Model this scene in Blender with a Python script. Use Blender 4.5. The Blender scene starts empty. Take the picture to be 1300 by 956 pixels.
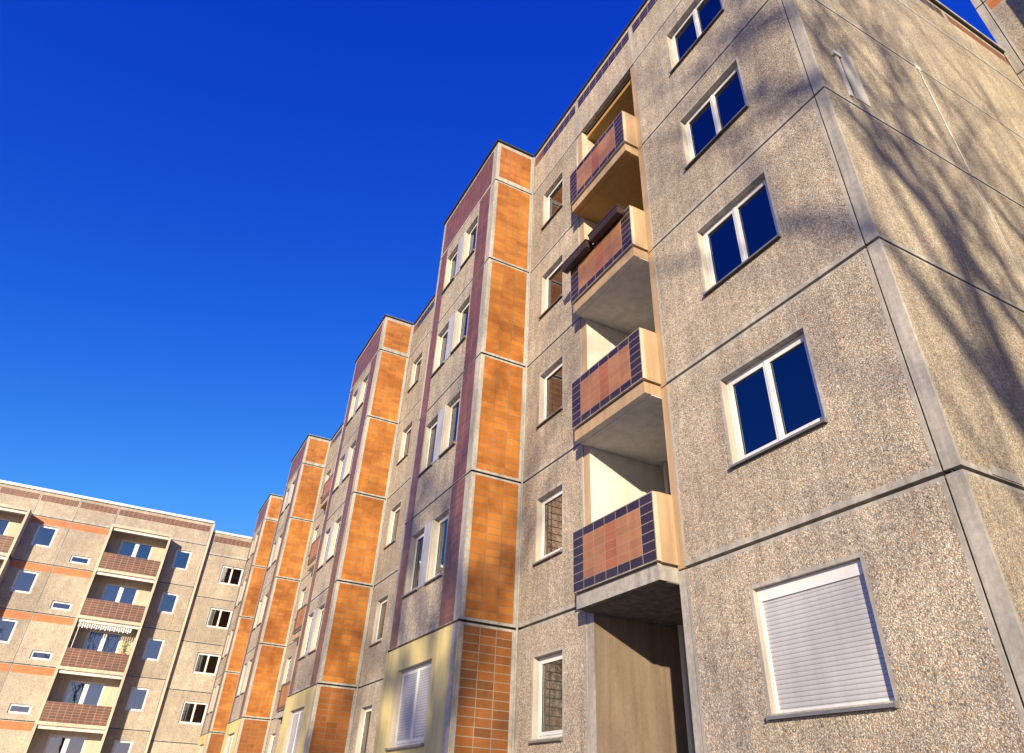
import bpy, math, random
from mathutils import Vector, Matrix
R = math.radians
C = bpy.context.scene.collection
sc = bpy.context.scene

# ------------------------------------------------------------------ camera
YAW, PITCH, ROLL, FPX = R(63.723), R(34.704), R(2.964), 862.205
f = Vector((-math.sin(YAW) * math.cos(PITCH), math.cos(YAW) * math.cos(PITCH), math.sin(PITCH)))
r = Vector((math.cos(YAW), math.sin(YAW), 0))
u = r.cross(f)
r2 = math.cos(ROLL) * r + math.sin(ROLL) * u
u2 = -math.sin(ROLL) * r + math.cos(ROLL) * u
cam = bpy.data.cameras.new('camera')
co = bpy.data.objects.new('camera', cam)
C.objects.link(co)
m3 = Matrix((r2, u2, -f)).transposed()
co.matrix_world = Matrix.Translation((3.315, -6.092, 0.088)) @ m3.to_4x4()
cam.sensor_width = 36
cam.lens = 36 * FPX / 1300
cam.shift_y = -44.5 / 1300
cam.clip_start = 0.05
cam.clip_end = 3000
sc.camera = co

# ------------------------------------------------------------------ light
SUN = Vector((1.45, -1.0, 0.43)).normalized()       # direction towards the sun
elev = math.asin(SUN.z)
az = math.atan2(SUN.x, SUN.y)                       # clockwise from +Y
w = bpy.data.worlds.new('World')
sc.world = w
w.use_nodes = True
nt = w.node_tree
bg = nt.nodes['Background']
sky = nt.nodes.new('ShaderNodeTexSky')
sky.sky_type = 'NISHITA'
sky.sun_disc = False
sky.sun_elevation = elev
sky.sun_rotation = az
sky.altitude = 600
sky.air_density = 1.0
sky.dust_density = 0.15
sky.ozone_density = 5.0
# the photograph's deep polarised blue: a tone curve per channel on the physical sky
sep = nt.nodes.new('ShaderNodeSeparateColor')
com = nt.nodes.new('ShaderNodeCombineColor')
nt.links.new(sky.outputs[0], sep.inputs[0])
K = 0.2757           # display scale the curve was tuned at
for ch, (gain, amp, gam) in enumerate(((0.9, 3.0, 2.5), (0.55, 2.22, 1.69), (1.05, 0.80, 0.55))):
    a = nt.nodes.new('ShaderNodeMath')
    a.operation = 'MULTIPLY'
    a.inputs[1].default_value = K * gain
    p = nt.nodes.new('ShaderNodeMath')
    p.operation = 'POWER'
    p.inputs[1].default_value = gam
    q = nt.nodes.new('ShaderNodeMath')
    q.operation = 'MULTIPLY'
    q.inputs[1].default_value = amp
    mn = nt.nodes.new('ShaderNodeMath')
    mn.operation = 'MINIMUM'
    d = nt.nodes.new('ShaderNodeMath')
    d.operation = 'DIVIDE'
    d.inputs[1].default_value = K
    nt.links.new(sep.outputs[ch], a.inputs[0])
    nt.links.new(a.outputs[0], p.inputs[0])
    nt.links.new(p.outputs[0], q.inputs[0])
    if ch == 2:
        nt.links.new(q.outputs[0], d.inputs[0])
    else:
        nt.links.new(q.outputs[0], mn.inputs[0])
        nt.links.new(a.outputs[0], mn.inputs[1])
        nt.links.new(mn.outputs[0], d.inputs[0])
    nt.links.new(d.outputs[0], com.inputs[ch])
nt.links.new(com.outputs[0], bg.inputs['Color'])
bg.inputs['Strength'].default_value = 0.15
sl = bpy.data.lights.new('sun', 'SUN')
sl.energy = 4.7
sl.angle = R(0.6)
sl.color = (1.0, 0.85, 0.60)
so = bpy.data.objects.new('sun', sl)
C.objects.link(so)
so.rotation_euler = (-SUN).to_track_quat('-Z', 'Y').to_euler()
so.location = (60, -40, 40)
sc.view_settings.view_transform = 'Standard'
sc.view_settings.look = 'None'
sc.view_settings.gamma = 1
sc.view_settings.exposure = 0.98

# ------------------------------------------------------------------ materials
M = {}


def nodes(name, base=(.5, .5, .5), rough=.8, spec=.5, metal=0):
    m = bpy.data.materials.new(name)
    m.use_nodes = True
    b = m.node_tree.nodes['Principled BSDF']
    b.inputs['Base Color'].default_value = (*base, 1)
    b.inputs['Roughness'].default_value = rough
    b.inputs['Specular IOR Level'].default_value = spec
    b.inputs['Metallic'].default_value = metal
    M[name] = m
    return m, m.node_tree, b


def N(nt, t, **k):
    n = nt.nodes.new(t)
    for a, v in k.items():
        if a.startswith('i_'):
            n.inputs[a[2:].replace('_', ' ')].default_value = v
        else:
            setattr(n, a, v)
    return n


def ramp(nt, src, stops, interp='LINEAR'):
    n = nt.nodes.new('ShaderNodeValToRGB')
    cr = n.color_ramp
    cr.interpolation = interp
    while len(cr.elements) < len(stops):
        cr.elements.new(0.5)
    for e, (p, c) in zip(cr.elements, stops):
        e.position = p
        e.color = (*c, 1) if len(c) == 3 else c
    nt.links.new(src, n.inputs[0])
    return n


def mul(nt, a, b, fac=1.0, mode='MULTIPLY'):
    n = nt.nodes.new('ShaderNodeMix')
    n.data_type = 'RGBA'
    n.blend_type = mode
    n.inputs[0].default_value = fac
    for s, x in ((6, a), (7, b)):
        if isinstance(x, (tuple, list)):
            n.inputs[s].default_value = (*x, 1)
        else:
            nt.links.new(x, n.inputs[s])
    return n.outputs[2]


def noise(nt, co, scale, detail=4, rough=.6, dist=0):
    n = N(nt, 'ShaderNodeTexNoise')
    n.inputs['Scale'].default_value = scale
    n.inputs['Detail'].default_value = detail
    n.inputs['Roughness'].default_value = rough
    n.inputs['Distortion'].default_value = dist
    nt.links.new(co, n.inputs['Vector'])
    return n


def grime(nt, co, col, amt=.35):
    """vertical streaks and broad soiling, world sized"""
    mp = N(nt, 'ShaderNodeMapping')
    mp.inputs['Scale'].default_value = (5, 5, .45)
    nt.links.new(co, mp.inputs['Vector'])
    a = noise(nt, mp.outputs[0], 1.3, 6, .65)
    ra = ramp(nt, a.outputs['Fac'], [(.33, (1 - amt, 1 - amt, 1 - amt * .95)), (.6, (1, 1, 1))])
    c = mul(nt, col, ra.outputs[0])
    b = noise(nt, co, .55, 4, .6)
    rb = ramp(nt, b.outputs['Fac'], [(.3, (.80, .79, .80)), (.7, (1.12, 1.1, 1.08))])
    return mul(nt, c, rb.outputs[0])


def agg(name, stones, cement, vs=60, bump=.9, bright=1.0, g=.25):
    m, t, b = nodes(name, rough=.85, spec=.3)
    tc = N(t, 'ShaderNodeTexCoord').outputs['Object']
    wob = noise(t, tc, 30, 2, .5)
    wv = N(t, 'ShaderNodeVectorMath', operation='MULTIPLY_ADD')
    wv.inputs[1].default_value = (.03, .03, .03)
    t.links.new(wob.outputs['Color'], wv.inputs[0])
    t.links.new(tc, wv.inputs[2])
    layers = []
    for k_, sc_ in enumerate((vs, vs * 1.9)):
        v = N(t, 'ShaderNodeTexVoronoi')
        v.inputs['Scale'].default_value = sc_
        v.inputs['Randomness'].default_value = 1
        t.links.new(wv.outputs[0], v.inputs['Vector'])
        sep = N(t, 'ShaderNodeSeparateColor')
        t.links.new(v.outputs['Color'], sep.inputs[0])
        k = len(stones)
        st = ramp(t, sep.outputs[k_], [(i / k, c) for i, c in enumerate(stones)], 'CONSTANT')
        gap = ramp(t, v.outputs['Distance'], [(.40, (0, 0, 0)), (.66, (1, 1, 1))])
        mx = N(t, 'ShaderNodeMix', data_type='RGBA')
        t.links.new(gap.outputs[0], mx.inputs[0])
        t.links.new(st.outputs[0], mx.inputs[6])
        mx.inputs[7].default_value = (*cement, 1)
        layers.append((mx, v, sep))
    pick = N(t, 'ShaderNodeMix', data_type='RGBA')
    sel = ramp(t, layers[0][2].outputs[2], [(0, (0, 0, 0)), (.45, (1, 1, 1))], 'CONSTANT')
    t.links.new(sel.outputs[0], pick.inputs[0])
    t.links.new(layers[0][0].outputs[2], pick.inputs[6])
    t.links.new(layers[1][0].outputs[2], pick.inputs[7])
    c = pick.outputs[2]
    n1 = noise(t, tc, 16, 4, .7)
    c = mul(t, c, ramp(t, n1.outputs['Fac'], [(.32, (.80, .78, .76)), (.5, (1, 1, 1)), (.7, (1.15, 1.13, 1.09))]).outputs[0])
    n0 = noise(t, tc, 2.6, 5, .7)
    c = mul(t, c, ramp(t, n0.outputs['Fac'], [(.3, (.82, .81, .81)), (.7, (1.14, 1.12, 1.08))]).outputs[0])
    c = mul(t, c, (bright * .97, bright, bright * .965))
    ta = N(t, 'ShaderNodeAttribute', attribute_name='tone')
    c = mul(t, c, ta.outputs['Color'])
    c = grime(t, tc, c, g)
    t.links.new(c, b.inputs['Base Color'])
    bp = N(t, 'ShaderNodeBump')
    bp.inputs['Strength'].default_value = bump
    bp.inputs['Distance'].default_value = .006
    bp.invert = True
    t.links.new(layers[0][1].outputs['Distance'], bp.inputs['Height'])
    b2 = N(t, 'ShaderNodeBump')
    b2.inputs['Strength'].default_value = bump * .6
    b2.inputs['Distance'].default_value = .004
    b2.invert = True
    t.links.new(layers[1][1].outputs['Distance'], b2.inputs['Height'])
    t.links.new(bp.outputs[0], b2.inputs['Normal'])
    t.links.new(b2.outputs[0], b.inputs['Normal'])
    return m


AGS = [(.48, .40, .33), (.58, .51, .43), (.34, .23, .15), (.55, .47, .40), (.27, .23, .21), (.63, .57, .49),
       (.50, .33, .20), (.41, .36, .33), (.60, .50, .40), (.13, .11, .10), (.58, .52, .46), (.40, .22, .12), (.66, .60, .54)]
agg('aggregate', AGS, (.22, .195, .175), bright=1.10)
AGW = [tuple(min(1, c * k) for c, k in zip(s, (1.0, .985, .945))) for s in AGS]
agg('aggregate_warm', AGW, (.26, .24, .205), bright=.98)
agg('aggregate_far', AGS, (.30, .27, .25), bright=.99, g=.1)


def plain(name, col, rough=.8, spec=.4, g=.25, fine=30, fa=.1, bump=.15, metal=0):
    m, t, b = nodes(name, col, rough, spec, metal)
    tc = N(t, 'ShaderNodeTexCoord').outputs['Object']
    n = noise(t, tc, fine, 5, .7)
    c = mul(t, col, ramp(t, n.outputs['Fac'], [(.3, (1 - fa * 1.5,) * 3), (.7, (1 + fa,) * 3)]).outputs[0])
    if g:
        c = grime(t, tc, c, g)
    t.links.new(c, b.inputs['Base Color'])
    bp = N(t, 'ShaderNodeBump')
    bp.inputs['Strength'].default_value = bump
    bp.inputs['Distance'].default_value = .004
    t.links.new(n.outputs['Fac'], bp.inputs['Height'])
    t.links.new(bp.outputs[0], b.inputs['Normal'])
    return m


plain('concrete', (.40, .375, .335), fine=14, fa=.16, g=.38, bump=.3)
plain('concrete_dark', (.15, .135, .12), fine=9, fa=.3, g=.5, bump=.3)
plain('reveal_render', (.40, .36, .30), g=.2, fa=.06)
plain('patch_concrete', (.52, .50, .45), g=.15)
plain('cream_paint', (.41, .285, .17), rough=.65, g=.25, fa=.06)
plain('cream_light', (.52, .43, .33), rough=.65, g=.2, fa=.06)
plain('ochre_paint', (.40, .235, .07), rough=.7, g=.2, fa=.08)
plain('white_paint', (.56, .54, .48), rough=.7, g=.12, fa=.03)
plain('grey_ceiling', (.60, .575, .54), rough=.85, g=.2, fa=.05)
plain('yellow_paint', (.60, .50, .22), rough=.65, g=.22, fa=.05)
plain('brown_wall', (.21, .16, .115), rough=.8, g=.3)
plain('window_white', (.66, .66, .665), rough=.32, g=.08, fa=.02, bump=.0, spec=.5)
plain('infill_panel', (.38, .38, .40), rough=.45, g=.2, fa=.04, bump=.0)
plain('rust_stain', (.40, .17, .07), g=.3)
plain('white_plastic', (.80, .80, .79), rough=.32, g=.08, fa=.02, bump=.0, spec=.5)
plain('steel_trim', (.26, .25, .24), rough=.42, g=.2, fa=.05, metal=.5, bump=.05)
plain('dark_trim', (.045, .042, .04), rough=.5, g=.1, fa=.1)
plain('roof_sheet', (.62, .64, .66), rough=.4, g=.15, fa=.04, metal=.3, bump=.03)
plain('bitumen', (.04, .04, .04), rough=.9, g=0)
plain('joint_filler', (.03, .027, .025), rough=.9, g=0)
plain('repair_mortar', (.66, .63, .57), rough=.9, g=.2)
plain('room_darkness', (.02, .019, .018), rough=.9, g=0)  # near-black: the darkness of unlit rooms is put into the colour
plain('pipe_plastic', (.42, .40, .36), rough=.5, g=.1)
plain('flower_box_plastic', (.045, .028, .022), rough=.45, g=.1)
plain('brown_fence', (.36, .30, .23), g=.2)
plain('bark', (.10, .08, .062), rough=.95, g=.3, fine=20, fa=.3, bump=.8)
plain('curtain', (.72, .74, .72), rough=.8, g=.0, fa=.05)
plain('curtain_red', (.35, .10, .07), rough=.8, g=0)
plain('curtain_grey', (.42, .40, .37), rough=.8, g=0)
plain('pink_card', (.75, .12, .35), rough=.6, g=0)
plain('awning_cloth', (.80, .80, .80), rough=.8, g=.05)
plain('leaf', (.07, .14, .03), rough=.6, g=0)
plain('terracotta', (.35, .14, .07), rough=.8, g=0)
plain('dry_stem', (.16, .13, .06), rough=.9, g=0)


def tile(name, c1, c2, mortar, rough=.25, g=.12, msize=.05, spec=.5, coat=0, patch=None):
    """UV is in tile units: one brick = 2 x 1 of the Brick texture"""
    m, t, b = nodes(name, c1, rough, spec)
    uv = N(t, 'ShaderNodeTexCoord')
    mp = N(t, 'ShaderNodeMapping')
    mp.inputs['Scale'].default_value = (2, 1, 1)
    t.links.new(uv.outputs['UV'], mp.inputs['Vector'])
    br = N(t, 'ShaderNodeTexBrick', offset=0.0, squash=1.0)
    br.inputs['Scale'].default_value = 1
    br.inputs['Brick Width'].default_value = 2
    br.inputs['Row Height'].default_value = 1
    br.inputs['Mortar Size'].default_value = msize
    br.inputs['Mortar Smooth'].default_value = .1
    br.inputs['Bias'].default_value = 0
    br.inputs['Color1'].default_value = (*c1, 1)
    br.inputs['Color2'].default_value = (*c2, 1)
    br.inputs['Mortar'].default_value = (*mortar, 1)
    t.links.new(mp.outputs[0], br.inputs['Vector'])
    tc = uv.outputs['Object']
    n = noise(t, tc, 7, 6, .7)
    c = mul(t, br.outputs['Color'], ramp(t, n.outputs['Fac'], [(.3, (.91, .90, .88)), (.7, (1.05, 1.04, 1.02))]).outputs[0])
    if patch:
        n2 = noise(t, tc, .9, 5, .62, .6)
        c = mul(t, c, ramp(t, n2.outputs['Fac'], [(.36, patch), (.56, (1, 1, 1))]).outputs[0])
    c = grime(t, tc, c, g)
    t.links.new(c, b.inputs['Base Color'])
    rr = ramp(t, br.outputs['Fac'], [(0, (rough,) * 3), (1, (.85,) * 3)])
    nr = noise(t, tc, 11, 3, .6)
    mr = mul(t, rr.outputs[0], ramp(t, nr.outputs['Fac'], [(.3, (.75,) * 3), (.7, (1.35,) * 3)]).outputs[0])
    t.links.new(mr, b.inputs['Roughness'])
    bp = N(t, 'ShaderNodeBump')
    bp.inputs['Strength'].default_value = .6
    bp.inputs['Distance'].default_value = .004
    bp.invert = True
    t.links.new(br.outputs['Fac'], bp.inputs['Height'])
    b2 = N(t, 'ShaderNodeBump')
    b2.inputs['Strength'].default_value = .12
    b2.inputs['Distance'].default_value = .004
    t.links.new(n.outputs['Fac'], b2.inputs['Height'])
    t.links.new(bp.outputs[0], b2.inputs['Normal'])
    t.links.new(b2.outputs[0], b.inputs['Normal'])
    return m


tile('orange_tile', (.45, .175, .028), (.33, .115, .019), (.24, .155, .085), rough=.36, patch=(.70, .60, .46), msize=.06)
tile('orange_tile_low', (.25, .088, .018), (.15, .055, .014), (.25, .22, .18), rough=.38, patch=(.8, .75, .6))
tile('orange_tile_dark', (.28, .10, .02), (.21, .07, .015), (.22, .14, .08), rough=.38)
tile('orange_band', (.50, .165, .05), (.40, .12, .035), (.40, .18, .08), rough=.45)
tile('brown_tile', (.19, .072, .040), (.13, .052, .034), (.24, .14, .10), rough=.42)
tile('brown_tile_far', (.15, .055, .032), (.085, .038, .026), (.30, .22, .17), rough=.45, msize=.07)
tile('dark_tile', (.030, .018, .019), (.045, .026, .026), (.27, .21, .18), rough=.27)
tile('salmon_tile', (.36, .165, .070), (.29, .13, .058), (.33, .22, .15), rough=.42, msize=.04)
tile('salmon_tile_red', (.34, .115, .048), (.28, .095, .042), (.33, .21, .14), rough=.42, msize=.04)

# glass: a mirror by angle over a dim see-through pane
m = bpy.data.materials.new('window_glass')
m.use_nodes = True
t = m.node_tree
t.nodes.clear()
out = N(t, 'ShaderNodeOutputMaterial')
fr = N(t, 'ShaderNodeFresnel')
fr.inputs['IOR'].default_value = 2.35
gl = N(t, 'ShaderNodeBsdfGlossy')
gl.inputs['Roughness'].default_value = .015
gl.inputs['Color'].default_value = (.95, .97, 1, 1)
tr = N(t, 'ShaderNodeBsdfTransparent')
tr.inputs['Color'].default_value = (.62, .68, .68, 1)
mx = N(t, 'ShaderNodeMixShader')
tcw = N(t, 'ShaderNodeTexCoord').outputs['Object']
nw = noise(t, tcw, 1.7, 2, .5)
bw = N(t, 'ShaderNodeBump')
bw.inputs['Strength'].default_value = .06
bw.inputs['Distance'].default_value = .02
t.links.new(nw.outputs['Fac'], bw.inputs['Height'])
t.links.new(bw.outputs[0], gl.inputs['Normal'])
t.links.new(fr.outputs[0], mx.inputs[0])
t.links.new(tr.outputs[0], mx.inputs[1])
t.links.new(gl.outputs[0], mx.inputs[2])
t.links.new(mx.outputs[0], out.inputs['Surface'])
M['window_glass'] = m

# shutter slats
m, t, b = nodes('shutter_slats', (.60, .60, .62), .45, .5)
tc = N(t, 'ShaderNodeTexCoord').outputs['Object']
wv = N(t, 'ShaderNodeTexWave', wave_type='BANDS', bands_direction='Z', wave_profile='SAW')
wv.inputs['Scale'].default_value = .314 / .045
t.links.new(tc, wv.inputs['Vector'])
cr = ramp(t, wv.outputs['Fac'], [(0, (.17, .17, .18)), (.10, (.40, .40, .42)), (1, (.46, .46, .48))])
c = grime(t, tc, cr.outputs[0], .12)
t.links.new(c, b.inputs['Base Color'])
sh = ramp(t, wv.outputs['Fac'], [(0, (0, 0, 0)), (.15, (.8, .8, .8)), (.5, (1, 1, 1)), (1, (.6, .6, .6))])
bp = N(t, 'ShaderNodeBump')
bp.inputs['Strength'].default_value = .8
bp.inputs['Distance'].default_value = .008
t.links.new(sh.outputs[0], bp.inputs['Height'])
t.links.new(bp.outputs[0], b.inputs['Normal'])

# ground
m, t, b = nodes('grass', (.06, .09, .03), .9, .2)
tc = N(t, 'ShaderNodeTexCoord').outputs['Object']
n = noise(t, tc, 1.2, 8, .7)
t.links.new(ramp(t, n.outputs['Fac'], [(.3, (.05, .07, .028)), (.55, (.10, .11, .05)), (.75, (.17, .15, .09))]).outputs[0], b.inputs['Base Color'])
plain('paving', (.42, .39, .34), fine=6, fa=.15, g=0)


# ------------------------------------------------------------------ mesh helpers
class MB:
    def __init__(s):
        s.v, s.f, s.m, s.uv, s.mats = [], [], [], [], []
        s.tn, s.tone = [], 1.0

    def mi(s, name):
        if name not in s.mats:
            s.mats.append(name)
        return s.mats.index(name)

    def quad(s, pts, mat, uv=None):
        i = len(s.v)
        s.v += [tuple(p) for p in pts]
        s.f.append(tuple(range(i, i + len(pts))))
        s.m.append(s.mi(mat))
        s.uv.append(uv or [(0, 0)] * len(pts))
        s.tn.append(s.tone)

    def box(s, x0, x1, y0, y1, z0, z1, mat, mats=None):
        k = {'-x': mat, '+x': mat, '-y': mat, '+y': mat, '-z': mat, '+z': mat}
        if mats:
            k.update(mats)
        P = lambda a, b, c: (a, b, c)
        s.quad([P(x0, y1, z0), P(x0, y0, z0), P(x0, y0, z1), P(x0, y1, z1)], k['-x'])
        s.quad([P(x1, y0, z0), P(x1, y1, z0), P(x1, y1, z1), P(x1, y0, z1)], k['+x'])
        s.quad([P(x0, y0, z0), P(x1, y0, z0), P(x1, y0, z1), P(x0, y0, z1)], k['-y'])
        s.quad([P(x1, y1, z0), P(x0, y1, z0), P(x0, y1, z1), P(x1, y1, z1)], k['+y'])
        s.quad([P(x0, y1, z0), P(x1, y1, z0), P(x1, y0, z0), P(x0, y0, z0)], k['-z'])
        s.quad([P(x0, y0, z1), P(x1, y0, z1), P(x1, y1, z1), P(x0, y1, z1)], k['+z'])

    def tube(s, p0, p1, r0, r1, mat, n=8, caps=False):
        p0, p1 = Vector(p0), Vector(p1)
        d = (p1 - p0).normalized()
        a = d.orthogonal().normalized()
        b = d.cross(a)
        ring = lambda p, r: [p + a * r * math.cos(2 * math.pi * k / n) + b * r * math.sin(2 * math.pi * k / n) for k in range(n)]
        A, B = ring(p0, r0), ring(p1, r1)
        for k in range(n):
            j = (k + 1) % n
            s.quad([A[k], A[j], B[j], B[k]], mat)
        if caps:
            s.quad(A[::-1], mat)
            s.quad(B, mat)

    def build(s, name, parent=None, loc=None, rotz=0, smooth=False):
        me = bpy.data.meshes.new(name)
        me.from_pydata(s.v, [], s.f)
        for n in s.mats:
            me.materials.append(M[n])
        me.polygons.foreach_set('material_index', s.m)
        ul = me.uv_layers.new(name='UVMap')
        flat = [c for q in s.uv for p in q for c in p]
        ul.data.foreach_set('uv', flat)
        if smooth:
            me.polygons.foreach_set('use_smooth', [True] * len(me.polygons))
        at = me.attributes.new('tone', 'FLOAT', 'FACE')
        at.data.foreach_set('value', s.tn)
        me.update()
        o = bpy.data.objects.new(name, me)
        C.objects.link(o)
        if parent:
            o.parent = parent
        if loc:
            o.location = loc
        o.rotation_euler.z = rotz
        return o


def thing(name, label, cat, loc=(0, 0, 0), group=None):
    o = bpy.data.objects.new(name, None)
    C.objects.link(o)
    o.location = loc
    o.empty_display_size = .3
    o['label'] = label
    o['category'] = cat
    if group:
        o['group'] = group
    return o


TW, TH = .285, .140


class Face:
    """a vertical plane: a runs along e, z up, n points outward"""

    def __init__(s, O, e):
        s.O, s.e = Vector(O), Vector(e)
        s.n = s.e.cross(Vector((0, 0, 1)))

    def p(s, a, z, d=0):
        return s.O + s.e * a + Vector((0, 0, z)) - s.n * d


rnd = random.Random(5)


def panel(mb, F, a0, a1, z0, z1, zones=(), holes=(), mat='aggregate', bmat='concrete', border=.045, t=.16, gv=.010, gh=.022,
          ring=.045, back=True, tw=TW, th=TH, ext=0):
    a0 += gv
    a1 -= gv
    z0 += gh
    z1 -= gh
    off = rnd.uniform(-.003, .003)
    mb.tone = rnd.uniform(.87, 1.10)
    Z = []
    if border:
        Z.append((a0 + border, a1 - border, z0 + border * 1.45, z1 - border * .8, mat))
    for h in holes:
        Z.append((h[0] - ring, h[1] + ring, h[2] - ring, h[3] + ring, bmat))
    Z += list(zones)
    A = sorted({a0, a1} | {min(max(x, a0), a1) for q in Z for x in q[:2]} | {x for q in holes for x in q[:2]})
    B = sorted({z0, z1} | {min(max(x, z0), z1) for q in Z for x in q[2:4]} | {x for q in holes for x in q[2:4]})
    for i in range(len(A) - 1):
        for j in range(len(B) - 1):
            x0, x1, y0, y1 = A[i], A[i + 1], B[j], B[j + 1]
            if x1 - x0 < 1e-5 or y1 - y0 < 1e-5:
                continue
            cx, cz = (x0 + x1) / 2, (y0 + y1) / 2
            if any(h[0] < cx < h[1] and h[2] < cz < h[3] for h in holes):
                continue
            mt, zq = (bmat if border else mat), None
            for q in Z:
                if q[0] < cx < q[1] and q[2] < cz < q[3]:
                    mt, zq = q[4], q
            uv = None
            if 'tile' in mt or mt == 'orange_band':
                nx = max(1, round((zq[1] - zq[0]) / tw))
                nz = max(1, round((zq[3] - zq[2]) / th))
                su = lambda a: (a - zq[0]) / (zq[1] - zq[0]) * nx + 40 * (int(abs(zq[0]) * 3) % 9)
                sv = lambda z: (z - zq[2]) / (zq[3] - zq[2]) * nz + 31 * (int(abs(zq[2]) * 3) % 9)
                uv = [(su(x0), sv(y0)), (su(x1), sv(y0)), (su(x1), sv(y1)), (su(x0), sv(y1))]
            mb.quad([F.p(x0, y0, off), F.p(x1, y0, off), F.p(x1, y1, off), F.p(x0, y1, off)], mt, uv)
    e = bmat if border else mat
    if 'tile' in e:
        e = 'concrete'
    mb.quad([F.p(a0, z0, off), F.p(a0, z1, off), F.p(a0, z1, t), F.p(a0, z0, t)], e)
    mb.quad([F.p(a1, z0, off), F.p(a1, z0, t), F.p(a1, z1, t), F.p(a1, z1, off)], e)
    mb.quad([F.p(a0, z0, off), F.p(a0, z0, t), F.p(a1, z0, t), F.p(a1, z0, off)], e)
    mb.quad([F.p(a0, z1, off), F.p(a1, z1, off), F.p(a1, z1, t), F.p(a0, z1, t)], e)
    for h in holes:
        b0, b1, c0, c1 = h[:4]
        T = max(t, .2)
        jm = h[4] if len(h) > 4 else 'reveal_render'
        mb.quad([F.p(b0, c0, off), F.p(b0, c0, T), F.p(b0, c1, T), F.p(b0, c1, off)], jm)
        mb.quad([F.p(b1, c0, off), F.p(b1, c1, off), F.p(b1, c1, T), F.p(b1, c0, T)], jm)
        mb.quad([F.p(b0, c1, off), F.p(b0, c1, T), F.p(b1, c1, T), F.p(b1, c1, off)], 'concrete')
        mb.quad([F.p(b0, c0, off), F.p(b1, c0, off), F.p(b1, c0, T), F.p(b0, c0, T)], 'concrete')
    # dark backing just behind (what one sees in the joints), interrupted at openings
    if back:
        A = [a0 - gv + .001 - ext] + sorted({x for q in holes for x in q[:2]}) + [a1 + gv - .001]
        B = [z0 - gh] + sorted({x for q in holes for x in q[2:4]}) + [z1 + gh]
        for i in range(len(A) - 1):
            for j in range(len(B) - 1):
                cx, cz = (A[i] + A[i + 1]) / 2, (B[j] + B[j + 1]) / 2
                if any(h[0] < cx < h[1] and h[2] < cz < h[3] for h in holes):
                    continue
                D = t - .06
                mb.quad([F.p(A[i], B[j], D), F.p(A[i + 1], B[j], D), F.p(A[i + 1], B[j + 1], D), F.p(A[i], B[j + 1], D)], 'joint_filler')
    mb.tone = 1.0


# ------------------------------------------------------------------ windows (local: x along wall, +y inward)
_cache = {}


def mesh_of(key, fn):
    if key not in _cache:
        mb = MB()
        fn(mb)
        o = mb.build(key)
        _cache[key] = o.data
        bpy.data.objects.remove(o)
    return _cache[key]


def link(name, me, parent, loc=(0, 0, 0), rotz=0):
    o = bpy.data.objects.new(name, me)
    C.objects.link(o)
    o.parent = parent
    o.location = loc
    o.rotation_euler.z = rotz
    return o


def rect_ring(mb, x0, x1, z0, z1, wd, y0, y1, mat):
    mb.box(x0, x0 + wd, y0, y1, z0, z1, mat)
    mb.box(x1 - wd, x1, y0, y1, z0, z1, mat)
    mb.box(x0 + wd, x1 - wd, y0, y1, z0, z0 + wd, mat)
    mb.box(x0 + wd, x1 - wd, y0, y1, z1 - wd, z1, mat)


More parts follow.
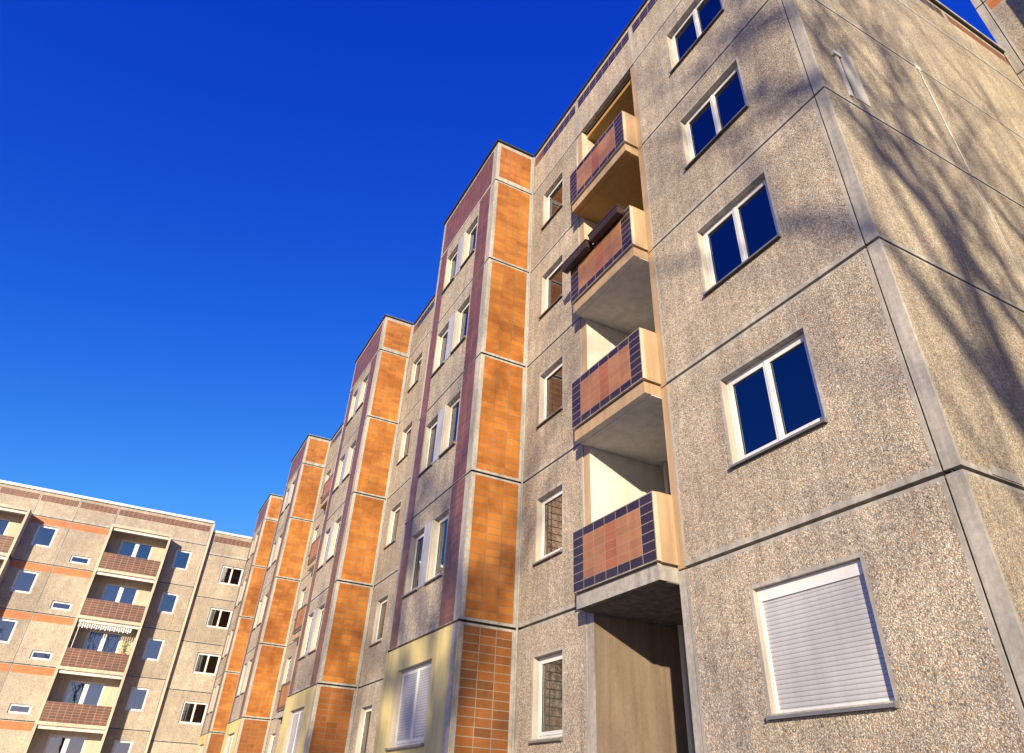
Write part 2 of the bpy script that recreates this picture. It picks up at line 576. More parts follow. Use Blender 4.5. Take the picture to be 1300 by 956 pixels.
def window(parent, F, a0, a1, z0, z1, leaves=2, sill=True, depth=.112, curtain=None, sillmat='steel_trim', shutter=False, post=0):
    W, H = a1 - a0, z1 - z0
    rot = math.atan2(F.e.y, F.e.x)
    loc = F.p(a0, z0, 0)
    D = depth
    key = 'window_%.2f_%.2f_%d_%.2f_%d_%.2f' % (W, H, leaves, D, shutter, post)

    def frame(mb):
        rect_ring(mb, .002, W - .002, .002, H - .002, .05, D, D + .06, 'window_white')
        if post:
            mb.box(W / 2 - post / 2, W / 2 + post / 2, D - .03, D + .01, .055, H - .055, 'window_white')
        n = leaves
        cw = (W - .10) / n
        for i in range(n):
            x0 = .05 + i * cw
            rect_ring(mb, x0 + .003, x0 + cw - .003, .053, H - .053, .052, D - .012, D + .045, 'window_white')
            # dark gasket
            rect_ring(mb, x0 + .055, x0 + cw - .055, .105, H - .105, .006, D + .004, D + .03, 'dark_trim')
        if n > 1:
            mb.box(.05 + cw - .022, .05 + cw + .022, D - .022, D + .01, .055, H - .055, 'window_white')
            # handle
        if shutter:
            mb.box(.002, W - .002, D - .05, D + .02, H - .14, H - .003, 'window_white')
            mb.box(.002, .045, D - .05, D, .002, H - .14, 'window_white')
            mb.box(W - .045, W - .002, D - .05, D, .002, H - .14, 'window_white')
    wo = link('window', mesh_of(key, frame), parent, loc, rot)
    n = leaves
    cw = (W - .10) / n
    for i in range(n):
        pk = 'pane_%.3f_%.2f_%.2f' % (cw, H, D)

        def pane(mb):
            mb.box(.055, cw - .055, D + .014, D + .026, .105, H - .105, 'window_glass')
        if not shutter:
            link('pane', mesh_of(pk, pane), wo, (.05 + i * cw, 0, 0))
    if shutter:
        def slats(mb):
            mb.box(.045, W - .045, D - .03, D - .018, .0, H - .14, 'shutter_slats')
            mb.box(.045, W - .045, D - .034, D - .014, .0, .035, 'window_white')
        link('roller_shutter', mesh_of('shutter_%.2f_%.2f' % (W, H), slats), wo)
    if sill:
        def sl_(mb):
            x0, x1 = -.03, W + .03
            zf, zb, yf = -.028, .012, -.055
            P = [(x0, yf, zf), (x1, yf, zf), (x1, D, zb), (x0, D, zb)]
            mb.quad(P, sillmat)
            mb.quad([(x0, yf, zf - .028), (x1, yf, zf - .028), (x1, yf, zf), (x0, yf, zf)], sillmat)
            mb.quad([(x0, yf, zf - .028), (x0, .0, zf - .028), (x1, 0, zf - .028), (x1, yf, zf - .028)], 'dark_trim')
            for x in (x0, x1 - .012):
                mb.box(x, x + .012, yf - .002, 0, zf - .034, zf + .022, sillmat)
        link('sill', mesh_of('sill_%.2f_%.2f_%s' % (W, D, sillmat), sl_), wo)
    if curtain:
        kind, frac0, frac1 = curtain
        x0, x1 = .06 + frac0 * (W - .12), .06 + frac1 * (W - .12)

        def cur(mb):
            k = max(6, int((x1 - x0) / .035))
            pts = [(x0 + (x1 - x0) * i / k, D + .11 + (.02 if i % 2 else -.02)) for i in range(k + 1)]
            for i in range(k):
                (xa, ya), (xb, yb) = pts[i], pts[i + 1]
                mb.quad([(xa, ya, .03), (xb, yb, .03), (xb, yb, H - .03), (xa, ya, H - .03)], kind)
        link('curtain', mesh_of('curtain_%s_%.2f_%.2f_%.2f' % (kind, x0, x1, H), cur), wo)
    return wo


# ------------------------------------------------------------------ ground
mb = MB()
mb.quad([(-400, -400, -1.5), (400, -400, -1.5), (400, 400, -1.5), (-400, 400, -1.5)], 'grass')
g = mb.build('ground')
g['kind'] = 'structure'
mb = MB()
mb.box(-46, 30, -22, -1.7, -1.5, -1.42, 'paving')  # unseen paving, made pale to bounce fill light onto the buildings
g = mb.build('bounce_paving')
g['kind'] = 'structure'

# ------------------------------------------------------------------ main building
H = 2.8
TOP, PAR = 14.0, 15.53
FR = Face((0, 0, 0), (1, 0, 0))
B = thing('apartment_building', 'six section grey pebble-dash apartment block with orange tiled stair towers, seen from its near corner', 'apartment building')
B['label'] = 'long five storey pebble-dash apartment block with projecting orange tiled towers and tiled balconies'


def levels():
    for k in range(5):
        yield k, (k * H if k else -.55), (k + 1) * H


def band(a0, a1, first=None):
    z0, z1 = 15.06, 15.40
    Z = []
    if first:
        Z.append((a0 + .05, a0 + .05 + first, z0, z1, 'brown_tile'))
        Z.append((a0 + .05 + first, a1 - .07, z0, z1, 'dark_tile'))
    else:
        Z.append((a0 + .07, a1 - .07, z0, z1, 'dark_tile'))
    return Z


def parapet(mb, F, a0, a1, first=None, n=1, z=(TOP, PAR), mat='aggregate'):
    # pebble field, tiled band on top, smooth concrete ledge along the foot
    Z = [(a0 + .012, a1 - .012, z[0] + .014, z[0] + .15, 'concrete')] + band(a0, a1, first)
    panel(mb, F, a0, a1, z[0], z[1], zones=Z, th=.115, mat=mat)


def cap(mb, pts, z, t=.05):
    """roof edging following a polyline (outer edge left of travel)"""
    pass


def section(x0, x1, shutters=(), name='wall', curtains={}):
    """x0 < x1: [kitchen panel | loggia | window panel], kitchen beside the stair tower at x0"""
    mb = MB()
    L1, L2 = x0 + 2.23, x1 - 3.6          # loggia outer limits (incl. wall ends .2 and .15)
    for k, z0, z1 in levels():
        kz = k * H
        ko = (x0 + .60, x0 + 1.53, kz + 1.05, kz + 2.25)
        wo = (L2 + 1.10, L2 + 2.55, kz + 1.04, kz + 2.30)
        panel(mb, FR, x0, L1, z0, z1, holes=[ko])
        panel(mb, FR, L2, x1, z0, z1, holes=[wo])
        window(B, FR, *ko, leaves=1)
        window(B, FR, *wo, leaves=2, shutter=k in shutters, curtain=curtains.get(k))
        # loggia wall ends
        for a, b in ((L1, L1 + .2), (L2 - .15, L2)):
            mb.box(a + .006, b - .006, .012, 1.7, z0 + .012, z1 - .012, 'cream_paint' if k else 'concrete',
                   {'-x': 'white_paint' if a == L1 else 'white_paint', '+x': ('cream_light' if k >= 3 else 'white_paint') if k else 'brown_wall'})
            mb.box(a + .004, b - .004, .07, .3, z1 - .02, z1 + .02, 'joint_filler')
        # inner side wall skins are the boxes above; back wall with balcony door
        FB = Face((0, 1.7, 0), (1, 0, 0))
        dh = (L1 + .55, L2 - .65, kz + .25, kz + 2.3)
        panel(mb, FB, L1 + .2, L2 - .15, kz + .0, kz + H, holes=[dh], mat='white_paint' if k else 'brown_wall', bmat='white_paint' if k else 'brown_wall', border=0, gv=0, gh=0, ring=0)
        window(B, FB, *dh, leaves=2, sill=False, depth=.08)
        mb.box(L1 + .2, L2 - .15, -.26 if k == 0 else 1.68, 1.69, kz - .12, kz + .02, 'concrete')
    parapet(mb, FR, x0, L1 - .0, first=.45)
    parapet(mb, FR, L1, L2)
    parapet(mb, FR, L2, x1)
    mb.box(L1 + .2, L2 - .15, .165, 1.9, 13.84, 13.97, 'ochre_paint')
    # interior mass, near-black in place of unlit rooms
    for a, b in ((x0 - .1, L1 + .1), (L2 - .05, x1 - .05)):
        mb.box(a, b, .55, 9.0, -.5, 15.2, 'room_darkness')
    mb.box(L1 + .1, L2 - .05, 2.2, 9.0, -.5, 15.2, 'room_darkness')
    mb.box(L1 + .1, L2 - .05, .2, 2.2, 14.0, 15.2, 'room_darkness')
    mb.build(name, B)
    # plinth
    # balconies
    a, b = L1 + .2, L2 - .15
    for k in range(1, 5):
        z = k * H
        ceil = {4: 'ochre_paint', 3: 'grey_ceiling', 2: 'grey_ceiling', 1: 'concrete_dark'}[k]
        edge = 'cream_paint' if k > 1 else 'concrete'
        s = MB()
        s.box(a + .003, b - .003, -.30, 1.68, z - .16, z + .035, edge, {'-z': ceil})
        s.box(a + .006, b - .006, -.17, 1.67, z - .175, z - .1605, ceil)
        bo = s.build('balcony', B)
        p = MB()
        pz0, pz1, py = z + .075, z + 1.03, -.345
        xa, xb = a - .03, b + .03
        p.box(xa, xb, py + .012, py + .08, pz0, pz1, 'cream_light')
        nx, nz = 7, 7
        cw, chh = (xb - xa - .02) / nx, (pz1 - pz0 - .02) / nz
        X = [xa + .01, xa + .01 + cw, xa + .01 + 3 * cw, xa + .01 + 4 * cw, xb - .01 - cw, xb - .01]
        Zs = [pz0 + .01, pz0 + .01 + chh, pz1 - .01 - chh, pz1 - .01]
        FB2 = Face((0, py + .008, 0), (1, 0, 0))
        for i in range(5):
            for j in range(3):
                if i in (0, 4) or j in (0, 2):
                    mt = 'dark_tile'
                else:
                    mt = 'salmon_tile_red' if i == 2 else 'salmon_tile'
                U = lambda q: (q - xa - .01) / cw + 7 * k
                V = lambda q: (q - pz0 - .01) / chh + 9 * k
                p.quad([FB2.p(X[i], Zs[j]), FB2.p(X[i + 1], Zs[j]), FB2.p(X[i + 1], Zs[j + 1]), FB2.p(X[i], Zs[j + 1])], mt,
                       [(U(X[i]), V(Zs[j])), (U(X[i + 1]), V(Zs[j])), (U(X[i + 1]), V(Zs[j + 1])), (U(X[i]), V(Zs[j + 1]))])
        # tile layer edge
        p.box(xa, xb, py + .009, py + .012, pz0, pz1, 'concrete')
        p.build('parapet', bo)
        for x in (xa, xb - .085):
            q = MB()
            q.box(x, x + .085, py + .081, .008, pz0 - .01, pz1 + .01, 'cream_paint')
            sgn = 1 if x > xa else -1
            xo = x + .085 if sgn > 0 else x
            q.build('side_panel', bo)
        p = MB()
        p.box(xa + .09, xb - .09, py + .05, py + .075, z + .036, pz0 - .001, 'dark_trim')  # added dark strip: the gap's shade is put into its colour
        p.build('gap_shade_strip', bo)
        # brackets carrying the parapet
        for x in (xa + .2, xb - .26):
            br = MB()
            br.box(x, x + .06, -.30, -.24, z + .035, z + .12, 'dark_trim')
            br.build('bracket', bo)
    # drainpipe in the loggia corner
    dp = MB()
    dp.tube((a + .22, 1.5, -.5), (a + .22, 1.5, 13.9), .05, .05, 'pipe_plastic', 14)
    dp.build('drainpipe', B, smooth=True)


def blind_section(x0, x1):
    mb = MB()
    L = x0 + 2.4
    for k, z0, z1 in levels():
        kz = k * H
        ko = (x0 + .60, x0 + 1.53, kz + 1.05, kz + 2.25)
        wo = (L + 1.0, L + 2.2, kz + 1.04, kz + 2.30)
        panel(mb, FR, x0, L, z0, z1, holes=[ko])
        panel(mb, FR, L, x1, z0, z1, holes=[wo])
        window(B, FR, *ko, leaves=1)
        window(B, FR, *wo, leaves=2)
    parapet(mb, FR, x0, L, first=.45)
    parapet(mb, FR, L, x1)
    mb.box(x0 - .1, x1 + .1, .55, 9.0, -.5, 15.2, 'room_darkness')
    mb.build('wall', B)


def tower(xw, xe, shutter_ground=True):
    """stair tower from xw (west) to xe (east), face at y = -1.16"""
    D = 1.16
    FT = Face((0, -D, 0), (1, 0, 0))
    FE = Face((xe, 0, 0), (0, 1, 0))      # a = y
    FW = Face((xw, 0, 0), (0, -1, 0))     # a = -y
    mb = MB()
    for k, z0, z1 in levels():
        kz = k * H
        w1 = (xe - 1.80, xe - 1.00, kz + 1.04, kz + 2.34)
        w2 = (xe - 3.10, xe - 2.30, kz + 1.04, kz + 2.34)
        if k == 0:
            wo = (xe - 2.90, xe - 1.10, kz + 1.0, kz + 2.33)
            panel(mb, FT, xw, xe, z0, z1, holes=[wo], mat='yellow_paint', bmat='yellow_paint',
                  zones=[(xe - .26, xe - .012, z0 + .014, z1 - .014, 'concrete')])
            window(B, FT, *wo, leaves=2, shutter=False, sill=True)
            # lowered blinds outside the panes
            s = MB()
            for i in range(2):
                x = i * .85
                s.box(.12 + x, .12 + x + .71, .105, .111, .1, 1.23, 'shutter_slats')
            wq = B.children[-1]
            s.build('blind', wq)
        else:
            zz = [(xe - .94, xe - .27, z0 + .03, z1 - .03, 'brown_tile'), (xw + .15, xw + .62, z0 + .03, z1 - .03, 'brown_tile'),
                  (xe - .27, xe - .012, z0 + .014, z1 - .014, 'concrete'), (xw + .012, xw + .15, z0 + .014, z1 - .014, 'concrete')]
            panel(mb, FT, xw, xe, z0, z1, zones=zz, holes=[w1, w2])
            # white infill panel between the two windows
            mb.box(xe - 2.262, xe - 1.838, -D - .02, -D + .05, kz + 1.0, kz + 2.345, 'infill_panel')
            window(B, FT, *w1, leaves=1, sill=True)
            window(B, FT, *w2, leaves=1, sill=True)
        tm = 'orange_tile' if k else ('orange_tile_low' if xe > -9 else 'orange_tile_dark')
        for F_, a0, a1 in ((FE, -D + .005, -.005), (FW, .005, D - .005)):
            lo, hi = (a0 + .09, a1 - .10) if F_ is FE else (a0 + .10, a1 - .09)
            panel(mb, F_, a0, a1, z0, z1, mat='concrete', zones=[(lo, hi, z0 + .07, z1 - .06, tm)], gv=.006, t=.12)
    # parapet storey
    panel(mb, FT, xw, xe, TOP, PAR, zones=[(xw + .15, xe - .27, TOP + .10, PAR - .1, 'brown_tile'),
                                           (xe - .27, xe - .012, TOP + .014, PAR - .014, 'concrete')], mat='concrete')
    for F_, a0, a1 in ((FE, -D + .005, -.005), (FW, .005, D - .005)):
        lo, hi = (a0 + .09, a1 - .10) if F_ is FE else (a0 + .10, a1 - .09)
        panel(mb, F_, a0, a1, TOP, PAR, mat='concrete', zones=[(lo, hi, TOP + .16, PAR - .14, 'orange_tile')], gv=.006, t=.12)
    mb.box(xw + .3, xe - .3, -D + .5, .6, -.5, 15.2, 'room_darkness')
    mb.build('stair_tower', B)
    # white downpipe / trim in the re-entrant corner
    t = MB()
    t.box(xe + .004, xe + .030, -.045, -.012, -.5, PAR - .02, 'concrete')
    t.build('corner_trim', B)
    c = MB()
    z = PAR
    for (x0, x1, y0, y1) in ((xw - .05, xe + .05, -D - .05, -D + .25), (xe - .25, xe + .05, -D + .25, -.055), (xw - .05, xw + .25, -D + .25, -.055)):
        c.box(x0, x1, y0, y1, z, z + .045, 'dark_trim')
        c.box(x0 + .02, x1 - .02 if x1 > xe else x1, y0 + .02, y1, z + .045, z + .065, 'roof_sheet')
    c.build('coping', B)


SEC = [(-8.18, 0, 'A'), (-17.70, -11.98, 'B'), (-29.60, -21.55, 'A'), (-39.10, -33.40, 'B'), (-50.2, -42.9, 'A')]
section(-8.18, 0, shutters=(0,), curtains={2: ('curtain_grey', 0, .47)})
blind_section(-17.70, -11.98)
section(-29.60, -21.50)
blind_section(-39.10, -33.40)
blind_section(-48.25, -42.90)
for xw, xe in ((-11.98, -8.18), (-21.52, -17.70), (-33.42, -29.60), (-42.92, -39.10)):
    tower(xw, xe)

# gable wall
GX = .176
FG = Face((GX, 0, 0), (0, 1, 0))
mb = MB()
G0, G1, G2, G3 = -.006, 3.16, 8.2, 11.8
for k, z0, z1 in levels():
    for a0, a1 in ((G0, G1), (G1, G2), (G2, G3)):
        panel(mb, FG, a0, a1, z0, z1, mat='aggregate_warm', border=.04, t=.163, gv=.008, ext=-.02 if a0 == G0 else 0)
for a0, a1 in ((G0, 5.9), (5.9, G3)):
    parapet(mb, FG, a0, a1, mat='aggregate_warm', first=4.0 if a0 < 1 else 3.0)
mb.box(-.15, -.01, .4, 11.7, -.5, 15.3, 'room_darkness')
gw = mb.build('gable_wall', B)
# repaired joint
rm = MB()
rr = random.Random(3)
prev = 3.16
pts = []
for i in range(41):
    z = 8.45 + i * (11.15 - 8.45) / 40
    pts.append((3.16 + rr.uniform(-.008, .008), z, rr.uniform(.010, .026)))
for i in range(40):
    (y0, z0, h0), (y1, z1, h1) = pts[i], pts[i + 1]
    rm.quad([(GX + .006, y0 - h0, z0), (GX + .006, y0 + h0, z0), (GX + .006, y1 + h1, z1), (GX + .006, y1 - h1, z1)], 'repair_mortar')
rm.box(GX, GX + .012, 3.10, 3.24, 11.13, 11.28, 'repair_mortar')
rm.build('mortar_repair', B)
# smooth lifting-slot patch with its light edging
pt = MB()
pt.box(GX - .004, GX + .008, .70, 1.01, 8.62, 9.86, 'patch_concrete')
pt.box(GX, GX + .022, .55, .62, 8.58, 9.52, 'repair_mortar')
pt.box(GX, GX + .05, .50, .66, 9.52, 9.60, 'repair_mortar')
pt.box(GX, GX + .011, .635, .66, 8.66, 9.56, 'joint_filler')
pt.build('wall_patch', B)
pt = MB()
pt.box(GX - .004, GX + .010, .46, .92, 2.835, 2.93, 'concrete')
pt.build('wall_patch', B)
# coping
segs = [(-7.88, .10), (-17.40, -12.3), (-29.3, -21.85), (-38.8, -33.75), (-48.0, -43.25)]
for a, b in segs:
    c = MB()
    c.box(a - .24, b + .24 if b < 0 else b + .13, -.045, .30, PAR, PAR + .05, 'dark_trim')
    c.box(a - .22, b + .22 if b < 0 else b + .10, -.020, .30, PAR + .05, PAR + .07, 'roof_sheet')
    c.build('coping', B)
c = MB()
c.box(-.1, GX + .05, .3005, 11.8, PAR + .02, PAR + .05, 'dark_trim')
c.box(-.1, GX + .065, .3005, 11.8, PAR + .05, PAR + .14, 'concrete')
c.build('coping', B)
c = MB()
c.box(-48.2, -.02, .31, 11.7, 15.25, 15.32, 'bitumen')
c.build('roof', B)
c = MB()
for a, b in ((-8.18, .0), (-17.7, -11.98), (-29.6, -21.5), (-39.1, -33.4), (-48.3, -42.9)):
    c.box(a, b, .03, .5, -1.5, -.57, 'concrete_dark')
for a, b in ((-11.98, -8.18), (-21.52, -17.7), (-33.42, -29.6), (-42.92, -39.1)):
    c.box(a + .03, b - .03, -1.13, .5, -1.5, -.57, 'concrete_dark')
c.box(-.1, GX - .03, .01, 11.7, -1.5, -.57, 'concrete_dark')
c.build('plinth', B)
c = MB()
c.box(-48.3, -.2, 9.05, 11.65, -1.5, 15.24, 'aggregate')
c.build('rear_wall', B)


# ------------------------------------------------------------------ flower boxes on the third floor balcony
def flower_box(x0, x1, zt, label, tilt=0):
    o = thing('flower_box', label, 'flower box', ((x0 + x1) / 2, -.43, zt - .17), 'dark flower boxes hung over the balcony rail')
    W = (x1 - x0) / 2
    mb = MB()
    hb, ht, h = .065, .085, .17
    yb0, yb1, yt0, yt1 = -hb, hb, -ht, ht
    v = [(-W + .015, yb0, 0), (W - .015, yb0, 0), (W - .015, yb1, 0), (-W + .015, yb1, 0), (-W, yt0, h), (W, yt0, h), (W, yt1, h), (-W, yt1, h)]
    for q in ((3, 2, 1, 0), (0, 1, 5, 4), (1, 2, 6, 5), (2, 3, 7, 6), (3, 0, 4, 7)):
        mb.quad([v[i] for i in q], 'flower_box_plastic')
    rect = ((-W - .008, W + .008, yt0 - .008, yt0 + .012), (-W - .008, W + .008, yt1 - .012, yt1 + .008),
            (-W - .008, -W + .012, yt0 + .012, yt1 - .012), (W - .012, W + .008, yt0 + .012, yt1 - .012))
    for a, b, c_, d in rect:
        mb.box(a, b, c_, d, h - .022, h + .006, 'flower_box_plastic')
    n = 9
    for i in range(n):
        x = -W + .08 + i * (2 * W - .16) / (n - 1)
        mb.box(x - .004, x + .004, yt0 - .004, yt0 + .004, .02, h - .03, 'flower_box_plastic')
    mb.build('trough', o)
    s = MB()
    s.box(-W + .02, W - .02, yt0 + .02, yt1 - .02, h - .05, h - .03, 'joint_filler')
    s.build('soil', o)
    p = MB()
    rr = random.Random(int(abs(x0) * 100))
    for i in range(26):
        x, y = rr.uniform(-W + .05, W - .05), rr.uniform(-.05, .05)
        hh = rr.uniform(.04, .13)
        p.tube((x, y, h - .04), (x + rr.uniform(-.05, .05), y + rr.uniform(-.03, .03), h - .04 + hh), .003, .0015, 'dry_stem', 4)
    p.build('dry_stem', o)
    for x in (-W * .6, W * .6):
        b = MB()
        b.box(x - .01, x + .01, yt1 + .008, yt1 + .035, h - .10, h + .01, 'dark_trim')
        b.box(x - .01, x + .01, yt1 + .008, yt1 + .13, h + .01, h + .018, 'dark_trim')
        b.build('bracket', o)
    return o


flower_box(-4.84, -3.88, 9.50, 'right-hand dark brown flower box hung on the second balcony rail from the top')
flower_box(-5.86, -4.93, 9.47, 'left-hand dark brown flower box on the second balcony rail from the top')

# ------------------------------------------------------------------ perpendicular block at the left
DZ = .35
LX = -48.17
FL = Face((LX, 0, 0), (0, 1, 0))
BL = thing('apartment_block', 'cream block with orange bands and framed brown tiled balconies at lower left', 'apartment block')
mb = MB()
LT, LP = 14.0 + DZ, 15.93


def lpanel(mb, F, a0, a1, k, holes=(), orange=False, DZ=DZ, mat='aggregate_far'):
    z0, z1 = k * H + DZ, (k + 1) * H + DZ
    if k == 0:
        z0 = -.6
    zn = [(a0 + .05, a1 - .05, z1 - .46, z1 - .06, 'orange_band')] if orange else []
    panel(mb, F, a0, a1, z0, z1, holes=holes, zones=zn, mat=mat, border=.03, t=.16)


def lpar(mb, F, a0, a1, z0, z1, mat='aggregate_far'):
    panel(mb, F, a0, a1, z0, z1, mat=mat, border=.03, th=.11,
          zones=[(a0 + .02, a1 - .02, z0 + .02, z0 + .16, 'concrete'), (a0 + .06, a1 - .06, z1 - .62, z1 - .22, 'brown_tile_far')])


cols = [(-20.0, -17.72), (-14.02, -11.75), (-11.75, -9.42), (-5.80, -3.45)]
for k in range(5):
    kz = k * H + DZ
    h1 = (-13.42, -12.33, kz + .98, kz + 2.26)
    h2 = (-11.04, -9.93, kz + .32, kz + .80)
    h3 = (-5.17, -4.19, kz + .98, kz + 2.24)
    lpanel(mb, FL, -20.0, -17.72, k, orange=True)
    lpanel(mb, FL, -14.02, -11.75, k, [h1], True)
    lpanel(mb, FL, -11.75, -9.42, k, [h2], True)
    lpanel(mb, FL, -5.80, -3.45, k, [h3])
    cu = {2: ('curtain', .0, 1.0), 1: ('curtain', .1, .9)}.get(k)
    window(BL, FL, *h1, leaves=1, sill=False, depth=.09, curtain=cu if k < 3 else None)
    window(BL, FL, *h2, leaves=1, sill=False, depth=.09)
    wq = window(BL, FL, *h3, leaves=1, sill=False, depth=.09)
    if k == 3:
        pc = MB()
        pc.box(.50, .86, .135, .139, .98, 1.14, 'pink_card')
        pc.build('pink_card', wq)
    if k == 2:
        # white round-patterned net curtain
        pc = MB()
        for (cx, cz, rad) in ((.52, .40, .30), (.42, .95, .24), (.80, .86, .16)):
            n = 20
            pc.quad([(cx + rad * math.cos(2 * math.pi * i / n), .19, cz + rad * 1.15 * math.sin(2 * math.pi * i / n)) for i in range(n)], 'curtain')
        pc.build('curtain', wq)
    # balcony recess walls with window
    for a0, a1 in ((-17.72, -14.02), (-9.42, -5.80)):
        hb = (a0 + .85, a0 + 2.80, kz + .30, kz + 2.26)
        panel(mb, FL, a0, a1, kz, kz + H, holes=[hb], border=0, mat='cream_light', gv=0, gh=0, ring=0)
        window(BL, FL, *hb, leaves=2, sill=False, depth=.06, post=.24,
               curtain=('curtain', .12 if k % 2 else .55, .46 if k == 2 else .95) if k in (1, 2, 3) else None)
for a0, a1 in ((-20.0, -16.3), (-16.3, -14.0), (-14.0, -11.72), (-11.72, -9.40), (-9.40, -3.45)):
    lpar(mb, FL, a0, a1, LT, LP)
mb.box(LX - 9, LX - .5, -19.9, -3.6, -.5, 15.7, 'room_darkness')
mb.box(LX - .30, LX + .03, -3.435, -3.285, -1.5, 15.90, 'cream_light')
mb.build('wall', BL)
c = MB()
c.box(LX - .30, LX + .07, -20.1, -3.36, LP, LP + .16, 'roof_sheet')
c.box(LX - .31, LX + .03, -20.0, -3.40, LP - .04, LP - .001, 'dark_trim')
c.build('coping', BL)
c = MB()
c.box(LX - 9.2, LX - .31, -20, -3.5, 15.6, 15.8, 'bitumen')
c.build('roof', BL)
c = MB()
c.box(LX - 9.2, LX - 9.05, -20, -3.5, -1.5, 15.59, 'aggregate')
c.build('rear_wall', BL)
c = MB()
c.box(LX - 9.0, LX - .05, -20, -3.5, -1.5, -.61, 'concrete_dark')
c.build('plinth', BL)
c = MB()
c.box(LX - 9.0, LX - .05, -20.0, -19.95, -.6, 15.59, 'aggregate')
c.build('end_wall', BL)


def RB_parent():
    return BR_


BR_ = thing('apartment_block', 'cream block set back right of the left block, with white twin windows and no balconies', 'apartment block')


def balcony_stack(parent, F, a0, a1, n, DZ, d=1.2, tilemat='brown_tile_far'):
    """framed balconies standing in front of a wall: side walls full height, slabs, tiled parapets"""
    rot = math.atan2(F.e.y, F.e.x)
    W = a1 - a0
    for x in (0, W - .14):
        s = MB()
        s.box(x, x + .14, -d, -.004, -1.5, n * H + DZ - .18, 'cream_light', {'-x': 'concrete', '+x': 'concrete'} if x else {'+x': 'concrete'})
        s.build('balcony_side_wall', parent, F.p(a0, 0), rot)
    for k in range(1, n + 1):
        z = k * H + DZ
        s = MB()
        s.box(.0, W, -d - .006, -.005, z - .18, z - .0, 'cream_light', {'-z': 'grey_ceiling'})
        s.box(.15, W - .15, -d + .12, -d + .20, z - .36, z - .181, 'grey_ceiling')
        bo = s.build('balcony', parent, F.p(a0, 0), rot)
        if k < n:
            p = MB()
            x0, x1, z0, z1 = .145, W - .145, z + .03, z + .98
            p.box(x0, x1, -d + .03, -d + .09, z0, z1, 'concrete')
            nx, nz = 9, 7
            y = -d + .026
            p.quad([(x0, y, z0), (x1, y, z0), (x1, y, z1), (x0, y, z1)], tilemat, [(11 * k, 7 * k), (11 * k + nx, 7 * k), (11 * k + nx, 7 * k + nz), (11 * k, 7 * k + nz)])
            p.build('parapet', bo)


for a0, a1 in ((-17.75, -14.02), (-9.42, -5.74)):
    balcony_stack(BL, FL, a0, a1, 5, DZ)

# rust streaks below two windows
RX = -48.45
for (y, z, hh) in ((-4.12, 9.75, .95), (-4.05, 12.4, .5), (-1.35, 13.35, .18)):
    rr = random.Random(int(z * 10))
    st = MB()
    n = 10
    X = (LX if y < -3 else RX) + .004
    L_ = [(y + rr.uniform(-.02, .02), .035 * (1 - abs(i / n - .3)) * rr.uniform(.6, 1.2)) for i in range(n + 1)]
    for i in range(n):
        a_, b_ = z - hh * i / n, z - hh * (i + 1) / n
        st.quad([(X, L_[i + 1][0] - L_[i + 1][1], b_), (X, L_[i + 1][0] + L_[i + 1][1], b_), (X, L_[i][0] + L_[i][1], a_), (X, L_[i][0] - L_[i][1], a_)], 'rust_stain')
    st.build('rust_stain', BL if y < -3 else RB_parent())

# striped scalloped awning valance inside the third balcony from the top
aw = thing('awning', 'white scalloped awning strip under the ceiling of the third balcony down, left block', 'awning', (LX + 1.0, -9.2, 8.62))
mb = MB()
n = 24
for i in range(n):
    y0, y1 = i * 3.0 / n, (i + .58) * 3.0 / n
    zb = -.50 + (.05 if i % 2 else 0)
    mb.quad([(0, y0, -.03), (0, y1, -.03), (0, y1, zb), (0, (y0 + y1) / 2, zb - .05), (0, y0, zb)], 'awning_cloth')
    mb.quad([(-.006, y0, -.03), (-.006, y0, zb), (-.006, (y0 + y1) / 2, zb - .05), (-.006, y1, zb), (-.006, y1, -.03)], 'awning_cloth')
mb.box(-.002, .004, 0, 3.0, -.25, -.19, 'awning_cloth')
mb.build('valance', aw)
mb = MB()
mb.tube((0, -.03, -.02), (0, 3.03, -.02), .022, .022, 'awning_cloth', 10, True)
mb.build('roller', aw)
mb = MB()
mb.tube((0.05, .12, -.03), (0.05, .12, -2.0), .016, .016, 'white_plastic', 8, True)
mb.build('pole', aw)


def potted(y, z, label):
    o = thing('potted_plant', label, 'plant', (LX + .85, y, z))
    mb = MB()
    mb.tube((0, 0, 0), (0, 0, .26), .11, .16, 'terracotta', 14, True)
    mb.build('pot', o, smooth=False)
    mb = MB()
    rr = random.Random(9)
    for i in range(130):
        a, b, q = rr.uniform(0, 6.28), rr.uniform(0, .26), rr.uniform(.26, .95)
        c = Vector((b * math.cos(a), b * math.sin(a), q))
        d = Vector((rr.uniform(-1, 1), rr.uniform(-1, 1), rr.uniform(-.6, 1))).normalized() * .09
        e = d.orthogonal().normalized() * .03
        mb.quad([c, c + d * .5 + e, c + d, c + d * .5 - e], 'leaf')
    for i in range(9):
        a = i * .7
        mb.tube((0, 0, .25), (.14 * math.cos(a), .14 * math.sin(a), .8), .008, .004, 'dry_stem', 5)
    mb.build('foliage', o)


potted(-6.25, 6.75, 'green potted plant standing at the right end of the awning balcony, left block')

